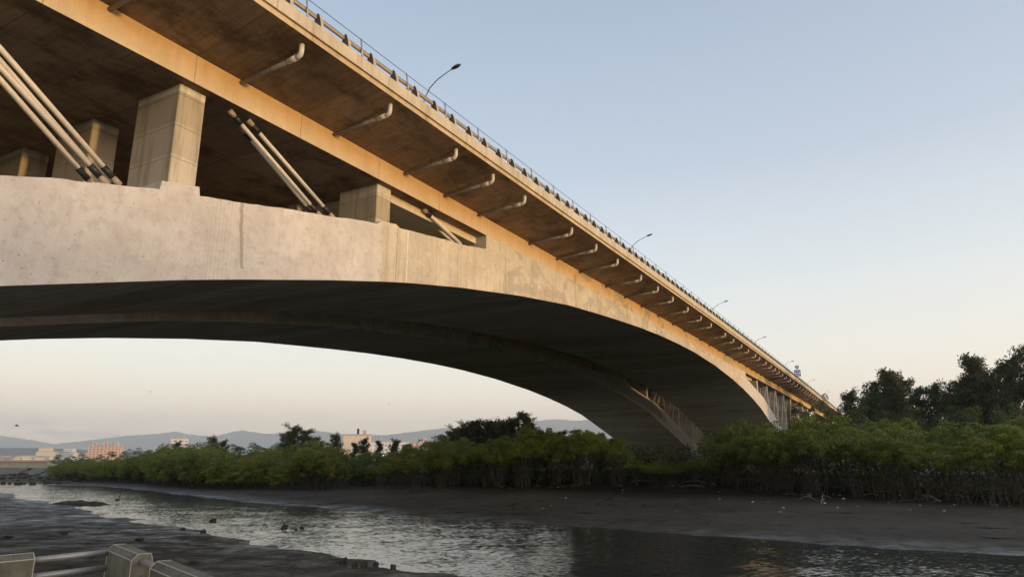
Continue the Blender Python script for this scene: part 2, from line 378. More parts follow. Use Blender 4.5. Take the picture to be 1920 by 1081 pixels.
# column concrete with lift lines
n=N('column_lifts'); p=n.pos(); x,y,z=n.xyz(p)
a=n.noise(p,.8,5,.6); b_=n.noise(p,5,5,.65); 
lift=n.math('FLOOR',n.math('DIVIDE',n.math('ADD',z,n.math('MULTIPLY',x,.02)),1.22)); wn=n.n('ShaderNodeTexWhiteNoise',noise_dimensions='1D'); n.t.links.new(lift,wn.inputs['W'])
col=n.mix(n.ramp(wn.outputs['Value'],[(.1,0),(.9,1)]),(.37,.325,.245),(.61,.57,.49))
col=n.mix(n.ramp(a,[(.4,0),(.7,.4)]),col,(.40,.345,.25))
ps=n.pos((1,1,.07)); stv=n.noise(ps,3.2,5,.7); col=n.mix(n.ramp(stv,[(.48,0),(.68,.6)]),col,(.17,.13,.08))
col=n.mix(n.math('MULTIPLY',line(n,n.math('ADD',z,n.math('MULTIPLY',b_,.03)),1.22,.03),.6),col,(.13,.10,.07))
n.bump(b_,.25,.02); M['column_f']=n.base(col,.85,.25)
CS=[2.7,13.5,24.3,126.4,136.7,146.9,157.6,168.0,178.8,189.3,200.0]
nb=[(164,1.3),(170,3.3),(180,6.8),(192,10.2),(203,12.4),(216,13.3)]
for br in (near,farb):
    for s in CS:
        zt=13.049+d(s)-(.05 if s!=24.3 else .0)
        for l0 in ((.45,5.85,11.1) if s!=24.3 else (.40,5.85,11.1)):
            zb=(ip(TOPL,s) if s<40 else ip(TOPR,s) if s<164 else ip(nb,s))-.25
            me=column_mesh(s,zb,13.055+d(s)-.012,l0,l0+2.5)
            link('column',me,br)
# inclined tie rods ------------------------------------------------------
def rod(br,p0,p1,r=.085,cap=True):
    """p0 low end, p1 high end (s,l,z)"""
    a=Vector(P(*p0)); b=Vector(P(*p1)); u=(b-a).normalized(); Ln=(b-a).length
    m=MB(); m.tube([a,b],r,12); o=m.build('tie_rod',M['rod'],br,True)
    for q0,q1,k in ((a+u*.12,a+u*.55,1.3),(b-u*.62,b-u*.25,1.25)):
        m=MB(); m.tube([q0,q1],r*k,12); m.build('black_sleeve',M['sleeve'],o,True)
    for q0,q1,k0,k1 in ((a-u*.2,a+u*.10,1.4,1.15),(b-u*.24,b+u*.05,1.2,1.5)):
        m=MB(); m.tube([q0,q1],[r*k0,r*k1],12); m.build('anchor_cap',M['anchor'],o,True)
def ext(p,q,z):           # extend the line p->q up to height z
    t=(z-p[2])/(q[2]-p[2]); return tuple(a+(b-a)*t for a,b in zip(p,q))
def unp(px,py,L):
    a=(px-960)/F; b=-(py-540.5)/F
    X=a; Y=math.cos(PIT)-b*math.sin(PIT); Z=math.sin(PIT)+b*math.cos(PIT)
    s=X*SP+Y*CP; l=-X*CP+Y*SP; t=L/l
    return (s*t,L-20.8,Z*t)
rods=[]
for (ax,ay,bx,by,L) in ((0,90.5,216,338,21.9),(0,114,205,351,22.7),(0,126.6,192,336,21.4),(0,149,170,342,22.2)):
    lo=unp(bx,by,L); hi=unp(ax,ay,L); rods.append((lo,ext(lo,hi,13.1)))
for (ax,ay,bx,by,L) in ((430,207,596,400,21.35),(470,231,620,403,21.35),(440,225,588,402,22.1)):
    lo=unp(bx,by,L); hi=unp(ax,ay,L); rods.append((lo,ext(lo,hi,13.12)))
rods.append(((32.6,.62,12.15),(28.4,.62,13.25))); rods.append(((33.2,1.25,12.3),(29.0,1.25,13.3)))
for s1,s2 in ((132.4,136.2),(142.2,146.4),(150.9,157.1),(163.6,167.5)):
    for l,ds in ((.5,0),(1.3,-.7)):
        rods.append(((s2-(s2-s1)+ds,l,(ip(TOPR,s1+ds)-.1)),(s2+ds*.4,l,13.1+d(s2))))
for br in (near,farb):
    for lo,hi in rods:
        if br is farb and lo[0]<40: continue
        rod(br,lo,hi,.085 if lo[1]>.7 or lo[0]<30 or lo[0]>40 else .12)
# drain pipes -----------------------------------------------------------
PS=[10.5,15.63,20.72,25.81,29.38,33.0,39.62,43.86,48.16,53.7,58.3,62.98,68.26,73.6,78.2,85.4,90.24,95.37,100.16,105.5,108.9,114.6,119.4,123.6,127.8,132,136.5,141.8,147,152,157,161.5,166.2,170.3,175,180,185,190]
rp=random.Random(3)
for s in PS:
    k=d(s); l=-3.2; zs=14.66; zh=14.20; j=rp.uniform(-.06,.06)
    m=MB(); m.tube([P(s+j,.12,14.02+k),P(s,-2.6,zh-.03+k)],.084,10); o=m.build('drain_pipe',M['pipe'],near,True)
    m=MB(); m.tube([P(s,-2.95,zh-.005+k),P(s,-3.08,zh+.01+k),P(s,-3.17,zh+.07+k),P(s,l,zh+.18+k),P(s,l,zs+.06+k)],.098,10)
    m.tube([P(s,-2.55,zh-.03+k),P(s,-2.97,zh+k)],.110,10)
    m.build('pipe_elbow',M['elbow'],o,True)
    m=MB(); m.tube([P(s,-1.75,14.11+k),P(s,-1.75,14.46+k)],.014,5); m.tube([P(s-.13,-1.75,14.44+k),P(s+.13,-1.75,14.44+k)],.03,5)
    m.tube([P(s+j*.3+.125*math.cos(q),-1.75,14.11+.125*math.sin(q)+k) for q in np.linspace(0,2*PI,13)],.016,5)
    m.build('pipe_hanger',M['wire'],o,True); m=MB()
    m.tube([P(s,-2.75,14.2+k),P(s,-2.75,14.62+k)],.012,5); m.tube([P(s-.13,-2.75,14.60+k),P(s+.13,-2.75,14.60+k)],.03,5)
    m.build('pipe_hanger',M['wire'],o,True)
# rail posts: 100 nearest as parts, the rest as one stuff part -----------------
def railpost(m,s):
    k=d(s)
    prof=[(-3.60,15.528),(-3.12,15.528),(-3.18,15.85),(-3.28,16.16),(-3.37,16.24),(-3.45,16.16),(-3.55,15.85)]
    n0=m.add([P(s-.085,a,b+k) for a,b in prof]); n1=m.add([P(s+.06,a,b+k) for a,b in prof]); q=len(prof)
    m.face([n0+i for i in range(q)],0); m.face([n1+i for i in reversed(range(q))],0)
    for i in range(q): m.face((n0+i,n0+(i+1)%q,n1+(i+1)%q,n1+i),1 if i in (5,6) else 0)
m2=MB(); 
for i in range(180):
    s=10.2+1.5*i
    if i<100:
        m=MB(); railpost(m,s); m.build('rail_post',[M['railpost'],M['flange']],near)
    else: railpost(m2,s)
o=m2.build('rail_post',[M['railpost'],M['flange']],near); tag(o,kind='stuff')
m2=MB(); tops=[]; mids=[]
rp=random.Random(8)
for i in range(-4,84):
    s=15.53+3*i; k=d(s); lean=rp.uniform(-.05,.02)
    b0=P(s+.12+lean,-3.44,15.53+k); t0=P(s,-3.36,16.55+k)
    m=MB(); m.tube([b0,t0],.036,6); m.build('rope_post',M['thin'],near,True)
    a=Vector(b0); b=Vector(t0); tops.append(a+(b-a)*.96); mids.append(a+(b-a)*.55)
m=MB(); m.tube(tops,.014,5); m.build('safety_wire',M['wire'],near,True)
m=MB(); m.tube(mids,.010,5); m.build('safety_wire',M['wire'],near,True)

# ------------------------------------------------------------------ street lamps
def lamp_proto():
    r=thing('street_lamp','','lamp')
    m=MB(); m.tube([(0,0,0),(0,0,3.0),(0,0,8.6)],[.10,.085,.06],10); m.tube([(0,0,-.02),(0,0,.25)],.16,10); m.build('pole',M['steel'],r,True)
    for sg in (-1,1):
        pts=[(0,sg*.03,8.45),(0,sg*.18,9.1),(0,sg*.55,9.75),(0,sg*1.15,10.2),(0,sg*1.9,10.5),(0,sg*2.25,10.6)]
        m=MB(); m.tube(pts,[.05,.045,.04,.035,.03,.03],8); a=m.build('lamp_arm',M['steel'],r,True)
        m=MB(); rings=[]
        for t,w,h in ((0,.03,.03),(.08,.11,.06),(.28,.17,.10),(.5,.17,.10),(.66,.10,.06),(.72,.02,.02)):
            cy=sg*(2.2+t); cz=10.6+t*.22
            rings.append([(w*math.cos(q),cy,cz+(h*math.sin(q) if math.sin(q)>0 else h*.45*math.sin(q))) for q in np.linspace(0,2*PI,12,endpoint=False)])
        m.loft(rings); hd=m.build('lamp_head',M['steel'],a,True)
        m=MB(); rings=[]
        for t,w in ((.14,.05),(.28,.12),(.48,.12),(.60,.05)):
            cy=sg*(2.2+t); cz=10.6+t*.22-.035
            rings.append([(w*math.cos(q),cy,cz-.035*abs(math.sin(q))-.004) for q in np.linspace(PI,2*PI,7)])
        m.loft(rings,0,False,False); m.build('lamp_glass',M['glass'],hd,True)
    return r
LAMPS=[(851,125),(1215,440),(1359,564),(1432,631),(1485,676),(1525,711),(1553,734)]
words=['nearest and largest double-armed street lamp rising over the bridge parapet','second street lamp along the bridge, right of the nearest one','third street lamp along the bridge deck from the left','fourth street lamp along the bridge, left of the blue sign','small street lamp just left of the blue sign on the bridge','small street lamp just right of the blue sign on the bridge','farthest street lamp near the trees at the bridge end']
lp=lamp_proto()
LL=24.0
for i,(px,py) in enumerate(LAMPS):
    s,l,z=unp(px,py,LL-2.0+0)     # the near head
    o=lp if i==0 else copy_tree(lp)
    sc=(z-d(s)-15.0)/10.72 if False else 1.0
    o.location=W(s,LL+.4,z+H-10.75); o.rotation_euler=(0,0,RZ); o['label']=words[i]; o['group']='street lamps along the bridge'
# blue road sign
sp=unp(1496,705,17.6)
sg=thing('road_sign','small blue and white route sign on a thin pole above the far bridge parapet','sign',W(sp[0],17.6,15.5+d(sp[0])+H-.02),RZ)
m=MB(); m.tube([(0,0,-.3),(0,0,3.3)],.05,8); m.build('pole',M['thin'],sg,True)
def plate(name,z0,z1,w,mat,shape=None):
    m=MB(); pts=shape or [(-w,z0),(w,z0),(w,z1),(-w,z1)]
    m.hexa([(-.10,a,b) for a,b in pts],[(-.06,a,b) for a,b in pts]); o=m.build(name,mat,sg); remesh_recalc(o); return o
# plates face back along the road towards the camera (-s)
pl=plate('sign_plate',1.75,2.38,.62,M['blue']); m=MB()
for y in (-.36,0,.36): m.box((-.112,y-.1,1.9),(-.102,y+.1,2.26))
m.build('lettering',M['white'],pl)
pl=plate('sign_plate',1.02,1.65,.62,M['blue']); m=MB()
for y in (-.4,-.13,.14,.41): m.box((-.112,y-.09,1.17),(-.102,y+.09,1.5))
m.build('lettering',M['white'],pl)
sh=[(.0,2.5),(.3,2.72),(.42,3.02),(.3,3.2),(0,3.3),(-.3,3.2),(-.42,3.02),(-.3,2.72)]
pl=plate('shield_plate',0,0,0,M['blue'],sh); m=MB(); m.hexa([(-.112,a*.5,2.95+(b-2.95)*.5) for a,b in sh],[(-.102,a*.5,2.95+(b-2.95)*.5) for a,b in sh]); m.build('shield_face',M['white'],pl)

# ------------------------------------------------------------------ ground
FB=[(75,4),(45,18),(32,26.5),(23,33.5),(19.3,35.6),(7.4,45),(-11.5,59.4),(-34,80),(-55,104),(-68,117),(-94,130),(-150,146),(-260,170),(-500,200)]
NB=[(40,-6),(22,6),(13,14),(4,22),(-4.7,30.3),(-9.4,35.4),(-22,47),(-40,65),(-65,91),(-95,108),(-150,124),(-260,146),(-500,176)]
def pl_sd(P_,poly):
    """signed distance: + on the left-hand/far side of the polyline walked in order"""
    best=np.full(len(P_),1e9); sg=np.ones(len(P_))
    for (a,b) in zip(poly[:-1],poly[1:]):
        a=np.array(a,float); b=np.array(b,float); e=b-a; q=P_-a
        t=np.clip((q@e)/(e@e),0,1); c=q-t[:,None]*e; dd=np.hypot(c[:,0],c[:,1])
        cr=e[0]*q[:,1]-e[1]*q[:,0]
        up=dd<best-1e-9; best=np.where(up,dd,best); sg=np.where(up,np.sign(cr),sg)
    return best*sg
rs=np.random.RandomState(4)
WV=[(rs.uniform(.05,.5),rs.uniform(0,2*PI),rs.uniform(0,2*PI)) for _ in range(14)]
def wob(P_):
    o=np.zeros(len(P_))
    for k,a,ph in WV: o+=np.sin(k*(P_[:,0]*math.cos(a)+P_[:,1]*math.sin(a))+ph)/len(WV)*(0.3/k)**.5
    return o
WV2=[(rs.uniform(.6,2.6),rs.uniform(0,2*PI),rs.uniform(0,2*PI)) for _ in range(16)]
def wob2(P_):
    o=np.zeros(len(P_))
    for k,a,ph in WV2: o+=np.sin(k*(P_[:,0]*math.cos(a)+P_[:,1]*math.sin(a))+ph)/4
    return o
def ground_h(X,Y):
    P_=np.stack([np.asarray(X,float).ravel(),np.asarray(Y,float).ravel()],1)
    w=wob(P_)
    f=-pl_sd(P_,FB)+0; nn=pl_sd(P_,NB)
    w3=wob2(P_); f=f+w*1.0+w3*.35; nn=nn+w*1.6+w3*1.0
    # far side (f>0): mud slope, mangrove shelf, inland
    hf=np.interp(f,[-30,-3,0,4,12,26,45,70,120],[-1.4,-.25,0,.22,.55,1.0,1.7,2.6,3.2])
    hn=np.interp(nn,[-30,-4,0,3,10,22,60],[-1.4,-.25,0,.07,.24,.45,.6])
    h=np.where(f>-.01,hf,np.where(nn>0,hn,np.maximum(-1.2,np.maximum(hf,hn))))
    # levee under the camera
    a=np.array([.62,-.78]); lev=(P_[:,0]*.55+P_[:,1]*.83)   # distance ahead of the levee edge direction
    lv=np.interp(lev,[3.5,3.7,4.6],[2.62,2.55,.35])
    h=np.where(nn>0,np.maximum(h,np.where(lev<4.6,lv,-9)),h)
    h=h+np.where(h<2.4,w*.16*np.clip((np.abs(h)-.04)/.3,0,1),0)+np.where((f>0)&(f<22),np.sin(f*1.7+w*9)*.02,0)
    return h
angs=np.concatenate([np.arange(-62,62,.3),np.arange(62,298,3.0)])*PI/180
rad=np.concatenate([np.geomspace(1.2,20,26),np.geomspace(20.6,180,120),np.geomspace(190,16000,28)])
A,Rr=np.meshgrid(angs,rad); X=Rr*np.sin(A); Y=Rr*np.cos(A)
Z=ground_h(X,Y).reshape(X.shape)
vs=[(0,0,2.62)]+list(map(tuple,np.stack([X.ravel(),Y.ravel(),Z.ravel()],1).tolist()))
na=len(angs); fs=[]
for j in range(na): fs.append((0,1+(j+1)%na,1+j))
for i in range(len(rad)-1):
    for j in range(na):
        k=(j+1)%na; a=1+i*na
        fs.append((a+j,a+k,a+na+k,a+na+j))
me=bpy.data.meshes.new('ground'); me.from_pydata(vs,[],fs); me.materials.append(M['mud']); me.polygons.foreach_set('use_smooth',[True]*len(fs)); me.update()
g=link('ground',me); remesh_recalc(g); tag(g,'dark wet tidal mud flats and river banks','ground',None,'structure')
if g.data.polygons[0].normal.z<0: g.data.flip_normals()
m=MB(); m.quad((-520,-30,0),(120,-30,0),(120,240,0),(-520,240,0)); o=m.build('water',M['water']); tag(o,'rippled grey river water reflecting the evening sky','river',None,'structure')
def gz(x,y): return float(ground_h([x],[y])[0])

# ------------------------------------------------------------------ trees
def leafquad(m,c,size,rng,flat=.0,long=1.0):
    nrm=Vector((rng.gauss(0,1),rng.gauss(0,1),rng.gauss(0,1)+flat)).normalized()
    t=nrm.cross(Vector((rng.gauss(0,1),rng.gauss(0,1),rng.gauss(0,1)))).normalized(); b=nrm.cross(t)
    t*=size*.5*long; b*=size*.34
    m.quad(c-t,c+b*1.0-t*.1,c+t,c-b*1.0-t*.1)
def wander(p0,p1,rng,amp,nn=5):
    p0=Vector(p0); p1=Vector(p1); out=[]
    for i in range(nn+1):
        t=i/nn; w=amp*math.sin(PI*min(1,t*1.15))
        out.append(p0.lerp(p1,t)+Vector((rng.uniform(-w,w),rng.uniform(-w,w),0)))
    return out
def mangrove_mesh(seed,h=6.0,rx=2.3,crown=.52,nst=6,nclump=34,dome=1.0):
    rng=random.Random(seed); tr=MB(); cr=MB()
    heads=[]
    for i in range(nst):
        a=rng.uniform(0,2*PI); b=Vector((math.cos(a),math.sin(a),0))*rng.uniform(.1,1.1); b.z=-.35
        a2=a+rng.uniform(-.8,.8); tpos=Vector((math.cos(a2),math.sin(a2),0))*rng.uniform(.2,.85)*rx; tpos.z=h*rng.uniform(.55,.86)
        pts=wander(b,tpos,rng,.22,6); r0=rng.uniform(.02,.05)
        tr.tube(pts,[r0*(1-.6*i/6) for i in range(7)],5); heads.append(pts)
        for _ in range(3):
            q=pts[rng.choice((3,4,5))]; e=q+Vector((rng.uniform(-1,1),rng.uniform(-1,1),rng.uniform(.5,1.5)))*.8
            tr.tube([q,(q+e)*.5+Vector((0,0,.08)),e],[r0*.45,r0*.35,r0*.15],4)
    zc=h*(1-crown*.5)
    for i in range(nclump):
        a=rng.uniform(0,2*PI); rr=rng.random()**.5; zt=rng.random()
        rad=rx*rr
        zz=h*(1-crown)+h*crown*(zt**.6)*math.sqrt(max(0.02,1-(rr*.88)**2*dome))
        c=Vector((math.cos(a)*rad,math.sin(a)*rad,zz)); cs=rng.uniform(.42,.72)
        for _ in range(88):
            u=Vector((rng.gauss(0,1),rng.gauss(0,1),rng.gauss(.35,1))).normalized()
            if u.z<-.15 and rng.random()<.7: u.z*=-1
            rr_=rng.uniform(.72,1.08); p_=Vector((u.x,u.y,u.z*.72))*cs*rr_
            nr=(u+Vector((rng.gauss(0,.45),rng.gauss(0,.45),rng.gauss(.25,.4)))).normalized()
            t=nr.cross(Vector((rng.gauss(0,1),rng.gauss(0,1),rng.gauss(0,1)))).normalized(); b_l=nr.cross(t); z_=rng.uniform(.11,.21)
            t*=z_*.55; b_l*=z_*.36; q_=c+p_
            cr.quad(q_-t,q_+b_l-t*.1,q_+t,q_-b_l-t*.1)
    return tr.mesh('trunk',[M['bark']]),cr.mesh('crown',[M['mleaf']])
def casuarina_mesh(seed,h=10.0,rx=2.6,lean=.0,dens=1.0,mat='cleaf',base=.10):
    rng=random.Random(seed); tr=MB(); cr=MB()
    top=Vector((lean*h,rng.uniform(-.3,.3),h*.97)); pts=wander((0,0,-.4),top,rng,.3,8)
    tr.tube(pts,[.17*(1-.85*i/8) for i in range(9)],6)
    nl=int(52*dens)
    for i in range(nl):
        t=base+(1-base)*(i+rng.random())/nl; k=min(7,int(t*8)); q=pts[k].lerp(pts[k+1],t*8-k) if k<8 else pts[8]
        a=rng.uniform(0,2*PI); reach=rx*(1.15-.75*t)*rng.uniform(.5,1.1)*(.55+.45*min(1,(t-base)*5+.3))
        e=q+Vector((math.cos(a)*reach+lean*1.2,math.sin(a)*reach,reach*rng.uniform(.25,.9)))
        tr.tube([q,q.lerp(e,.5)+Vector((0,0,-.1)),e],[.05*(1.1-t),.03,.01],4)
        for w in range(6):
            tt=.15+.85*(w+rng.random()*.6)/6; c=q.lerp(e,tt)+Vector((rng.gauss(0,.18),rng.gauss(0,.18),rng.gauss(0,.15)))
            cs=rng.uniform(.30,.62)
            for _ in range(26):
                u=Vector((rng.gauss(0,1),rng.gauss(0,1),rng.gauss(0,1))).normalized()*rng.random()**.5*cs
                p=c+u; dr=Vector((rng.gauss(.25+lean*2,.5),rng.gauss(0,.5),rng.gauss(.35,.5))).normalized()
                sd=dr.cross(Vector((rng.gauss(0,1),rng.gauss(0,1),rng.gauss(0,1)))).normalized()
                L_=rng.uniform(.22,.42); wd=rng.uniform(.04,.085)
                cr.quad(p,p+dr*L_*.5+sd*wd,p+dr*L_,p+dr*L_*.5-sd*wd)
    return tr.mesh('trunk',[M['dbark']]),cr.mesh('crown',[M[mat]])
def make_tree(name,meshes):
    r=link(name,None); link('trunk',meshes[0],r); link('crown',meshes[1],r); return r
KIND={}
def plant(kind,protos,name,x,y,sz,rz,label,cat,group,sxy=None,z=None):
    me=protos
    r=link(name,None); link('trunk',me[0],r); link('crown',me[1],r)
    r.location=(x,y,gz(x,y)-.03 if z is None else z); r.scale=(sxy or sz,sxy or sz,sz); r.rotation_euler=(0,0,rz)
    return tag(r,label,cat,group)
MG=[mangrove_mesh(100+i,6.0,R.uniform(2.0,2.6),c,ns,nc) for i,(c,ns,nc) in enumerate(((.56,6,44),(.52,7,44),(.64,6,46),(.58,8,48),(.50,6,40),(.72,6,50)))]
MF=[mangrove_mesh(150+i,6.0,2.2,c,ns,34) for i,(c,ns) in enumerate(((.40,10),(.36,9),(.44,11),(.40,9)))]
MLOW=[mangrove_mesh(200+i,5.0,2.5,.86,5,44,.8) for i in range(3)]
CZ=[casuarina_mesh(300+i,10,r,l,dn) for i,(r,l,dn) in enumerate(((3.2,.02,1.0),(3.8,.06,1.2),(2.8,.10,1.0),(4.2,-.03,1.2),(3.3,.05,.85)))]
BR=[mangrove_mesh(400+i,6.0,2.9,.86,4,50,.75) for i in range(2)]
BR=[(t,(lambda m_:(m_.materials.clear(),m_.materials.append(M['bleaf']),m_)[2])(c)) for t,c in BR]
BASE=[(56,26),(45,40),(38,52),(31.5,60),(26.5,68),(23.5,79),(12,85),(2.5,86),(-17,86),(-35,94),(-50.5,106),(-60,118),(-74,127),(-92,139)]
def along(poly,t):
    seg=[math.dist(a,b) for a,b in zip(poly[:-1],poly[1:])]; x=t*sum(seg)
    for (a,b),l in zip(zip(poly[:-1],poly[1:]),seg):
        if x<=l: 
            k=x/l; return a[0]+(b[0]-a[0])*k,a[1]+(b[1]-a[1])*k
        x-=l
    return poly[-1]
def pxof(x,y,z=0):
    Xc=x; dd=y*math.cos(PIT)+(z-H)*math.sin(PIT); u=-y*math.sin(PIT)+(z-H)*math.cos(PIT)
    return 960+F*Xc/dd, 540.5-F*u/dd
HT=[(90,2.6),(200,3.6),(300,4.6),(420,4.6),(520,4.3),(600,4.2),(660,3.2),(690,3.3),(760,4.0),(880,4.6),(1000,5.2),(1100,5.0),(1160,4.2),(1215,2.7),(1300,2.3),(1335,2.9),(1370,4.7),(1430,5.7),(1500,5.5),(1550,5.1),(1700,5.0),(1850,4.8),(2000,4.8)]
nm=0
tot=sum(math.dist(a,b) for a,b in zip(BASE[:-1],BASE[1:]))
rowd=[0,2.1,4.6,7.6,11.4,16,21.5,28,36,45]
for ri,dep in enumerate(rowd):
    sp_=(2.3,2.7,3.1,3.6,4.2,4.6,5,5.5,6,6.5)[ri]
    k=int(tot/sp_)
    for i in range(k):
        x,y=along(BASE,(i+R.uniform(.1,.9))/k); v=Vector((x,y)); 
        dirv=Vector((x*.35+8,y)).normalized()
        v=v+dirv*(dep+R.uniform(-.7,.7)); x,y=v
        px,_=pxof(x,y)
        if px<95 or px>2010: continue
        right=px>1345
        if not right and dep>17: continue
        if dep>30 and px<1420: continue
        if 655<px<690 and ri<3: continue
        hh=ip(HT,px)
        if right: hh=hh*(1+.026*dep)
        elif px>1150: hh=hh*(1+.006*dep)
        else: hh=hh*(1+(.026 if px>600 else .015)*dep)
        hh*=R.uniform(.82,1.12)*(1+.09*math.sin(px/41)+.06*math.sin(px/17+ri))
        low=px<560 and R.random()<.75
        me=MLOW[R.randrange(3)] if low else MF[R.randrange(4)] if (ri<2 and px>640) else MG[R.randrange(6)]
        b=5.0 if low else 6.0
        if nm>=298: break
        nm+=1
        sz=hh/b
        zone=('mangrove with dense green crown to the mud, low left end of far bank' if low else
              'green mangrove on bare thin stems along the far bank left of the bridge' if px<1150 else
              'dark shaded mangrove on thin stems under the bridge arches' if px<1345 else
              'tall green mangrove on bare thin stems at right of the bridge')
        grp=('low mangroves at the left end of the far bank' if low else 'mangroves along the far bank left of the bridge' if px<1150 else 'mangroves in the shade of the arches' if px<1345 else 'mangroves right of the bridge')
        plant('m',me,'mangrove_tree',x,y,sz,R.uniform(0,6.28),zone,'mangrove',grp,max(.62,min(1.15,sz*R.uniform(.85,1.1)+.1*(ri>3))))
print('mangroves',nm)
# taller trees behind: (px, top y, distance, kind, width factor)
TR=[(1590,735,140,'c',1.0),(1622,742,132,'c',.9),(1650,694,134,'c',1.25),(1680,712,138,'c',1.0),(1712,728,130,'c',1.0),(1748,722,128,'c',1.0),(1775,735,120,'c',1.0),(1805,667,120,'c',1.0),(1835,712,118,'c',.9),(1862,690,116,'c',.9),(1890,672,110,'c',1.0),(1925,645,106,'c',1.1),(1965,660,104,'c',1.1),
    (552,800,128,'c',1.0),(590,820,126,'c',.8),(628,814,124,'c',.9),(680,822,140,'c',.8),(706,826,130,'c',.8),(740,825,132,'c',.9),(760,832,130,'c',.7),(398,819,150,'c',.9),(330,829,156,'c',.8),
    (838,808,126,'c',1.2),(870,795,124,'c',1.2),(898,790,122,'c',1.3),(926,789,121,'c',1.3),(955,783,119,'c',1.2),(985,792,118,'c',1.1),(1025,810,119,'c',1.1),(575,806,132,'c',1.1),(536,812,132,'c',1.0),(415,826,150,'c',.9),(660,830,134,'c',1.0),(1665,715,142,'c',1.2),(1635,715,140,'c',1.1),(1820,700,122,'c',1.2),(1790,712,124,'c',1.2),(825,815,122,'c',1.0),(855,802,120,'c',1.1),(885,788,120,'c',1.1),(912,792,118,'c',1.1),(940,787,116,'c',1.1),(972,773,114,'c',1.1),(1008,808,118,'c',.9),(1050,808,116,'c',1.0),(1080,815,114,'c',.9),(1115,814,116,'c',.9),(1145,822,118,'c',.9),
    (120,851,160,'b',1.0),(150,849,158,'b',1.0),(200,845,156,'b',1.1),(250,840,152,'b',1.2),(290,836,150,'b',1.1),(345,833,150,'b',1.2),(430,831,146,'b',1.1),(470,830,142,'b',1.2),(510,829,138,'b',1.1),(540,834,134,'b',1.0),(1180,835,112,'b',1.0),(1215,850,112,'b',1.0),
    (1500,752,158,'b',1.3),(1535,742,162,'b',1.5),(1568,752,150,'b',1.3),(1605,757,128,'b',1.2),(1640,768,124,'b',1.2),(1690,766,122,'b',1.2),(1735,764,118,'b',1.2),(1790,762,112,'b',1.2),(1850,758,106,'b',1.2),(1905,756,100,'b',1.2)]
for i,(px,py,Y0,kd,wf) in enumerate(TR):
    t=far(px,py,Y0); z0=gz(t.x,t.y)-.05; hh=t.z-z0
    if kd=='c':
        me=CZ[i%5]; sz=hh/10.2; right=px>1500
        mid=820<=px<=1150
        lab=('dark feathery tree silhouetted against the sky right of the bridge' if right else 'dark wind-swept tree in the clump just left of the arch' if mid else 'dark feathery tree standing alone behind the left mangroves')
        grp=('dark trees behind the right mangroves' if right else 'dark tree clump left of the arch' if mid else 'scattered dark trees behind the left mangroves')
        plant('c',me,'casuarina_tree',t.x,t.y,sz,R.uniform(-.5,.5),lab,'tree',grp,max(.55,min(1.7,sz*wf*.95+.1)),z0)
    else:
        me=BR[i%2]; sz=hh/6.0; right=px>1400
        lab='dark bushy tree in the green mass below the right-hand tall trees' if right else 'rounded broad-leaved tree on the skyline of the far left bank'
        grp='bushy trees behind the right mangroves' if right else 'broad-leaved trees on the left skyline'
        plant('b',me,'broadleaf_tree',t.x,t.y,sz,R.uniform(0,6),lab,'tree',grp,max(.8,min(1.4,sz*wf)),z0)
# unseen wood added right of and behind the camera to block the low sun
bv=[];bf=[]
for i in range(60):
    t_=-75+210*(i//2)/30+R.uniform(-2,2); dist=108+(i%2)*9+R.uniform(-2,2)
    x=dist*.851+t_*.525; y=-dist*.525+t_*.851
    me=BR[i%2][1]; co_=np.empty(len(me.vertices)*3,'f'); me.vertices.foreach_get('co',co_); co_=co_.reshape(-1,3)
    a=R.uniform(0,6.28); k=R.uniform(2.0,2.5); kz=R.uniform(2.6,3.15)*(1 if t_<98 else .62)
    off=sum(len(q) for q in bv); sel=co_
    xx=(sel[:,0]*math.cos(a)-sel[:,1]*math.sin(a))*k+x; yy=(sel[:,0]*math.sin(a)+sel[:,1]*math.cos(a))*k+y; zz=sel[:,2]*kz+.2
    bv.append(np.stack([xx,yy,zz],1)); bf.append(np.arange(len(me.vertices)).reshape(-1,4)+off)
me=bpy.data.meshes.new('sun_blocking_wood'); me.from_pydata(np.concatenate(bv).tolist(),[],np.concatenate(bf).tolist()); me.materials.append(M['bleaf'])
tag(link('sun_blocking_wood',me),'unseen belt of trees added at the sunset side to block the low sun','wood',None,'stuff')
# undergrowth between the mangrove stems, its leaf colour darkened to imitate shade
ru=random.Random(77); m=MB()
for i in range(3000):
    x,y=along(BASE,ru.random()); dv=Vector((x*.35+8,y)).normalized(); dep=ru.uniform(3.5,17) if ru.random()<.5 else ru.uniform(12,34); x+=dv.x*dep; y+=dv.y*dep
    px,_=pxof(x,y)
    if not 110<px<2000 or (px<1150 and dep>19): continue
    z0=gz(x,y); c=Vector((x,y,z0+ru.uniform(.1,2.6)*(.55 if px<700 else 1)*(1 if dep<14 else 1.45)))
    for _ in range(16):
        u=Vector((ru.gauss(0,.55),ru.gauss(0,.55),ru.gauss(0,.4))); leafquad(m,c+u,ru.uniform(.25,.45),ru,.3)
M['uleaf']=leafmat('shade_tinted_leaves',(.020,.028,.010),(.036,.046,.016),(.028,.032,.014)); tag(m.build('undergrowth',M['uleaf']),'dark tangled undergrowth between the mangrove stems','undergrowth',None,'stuff')
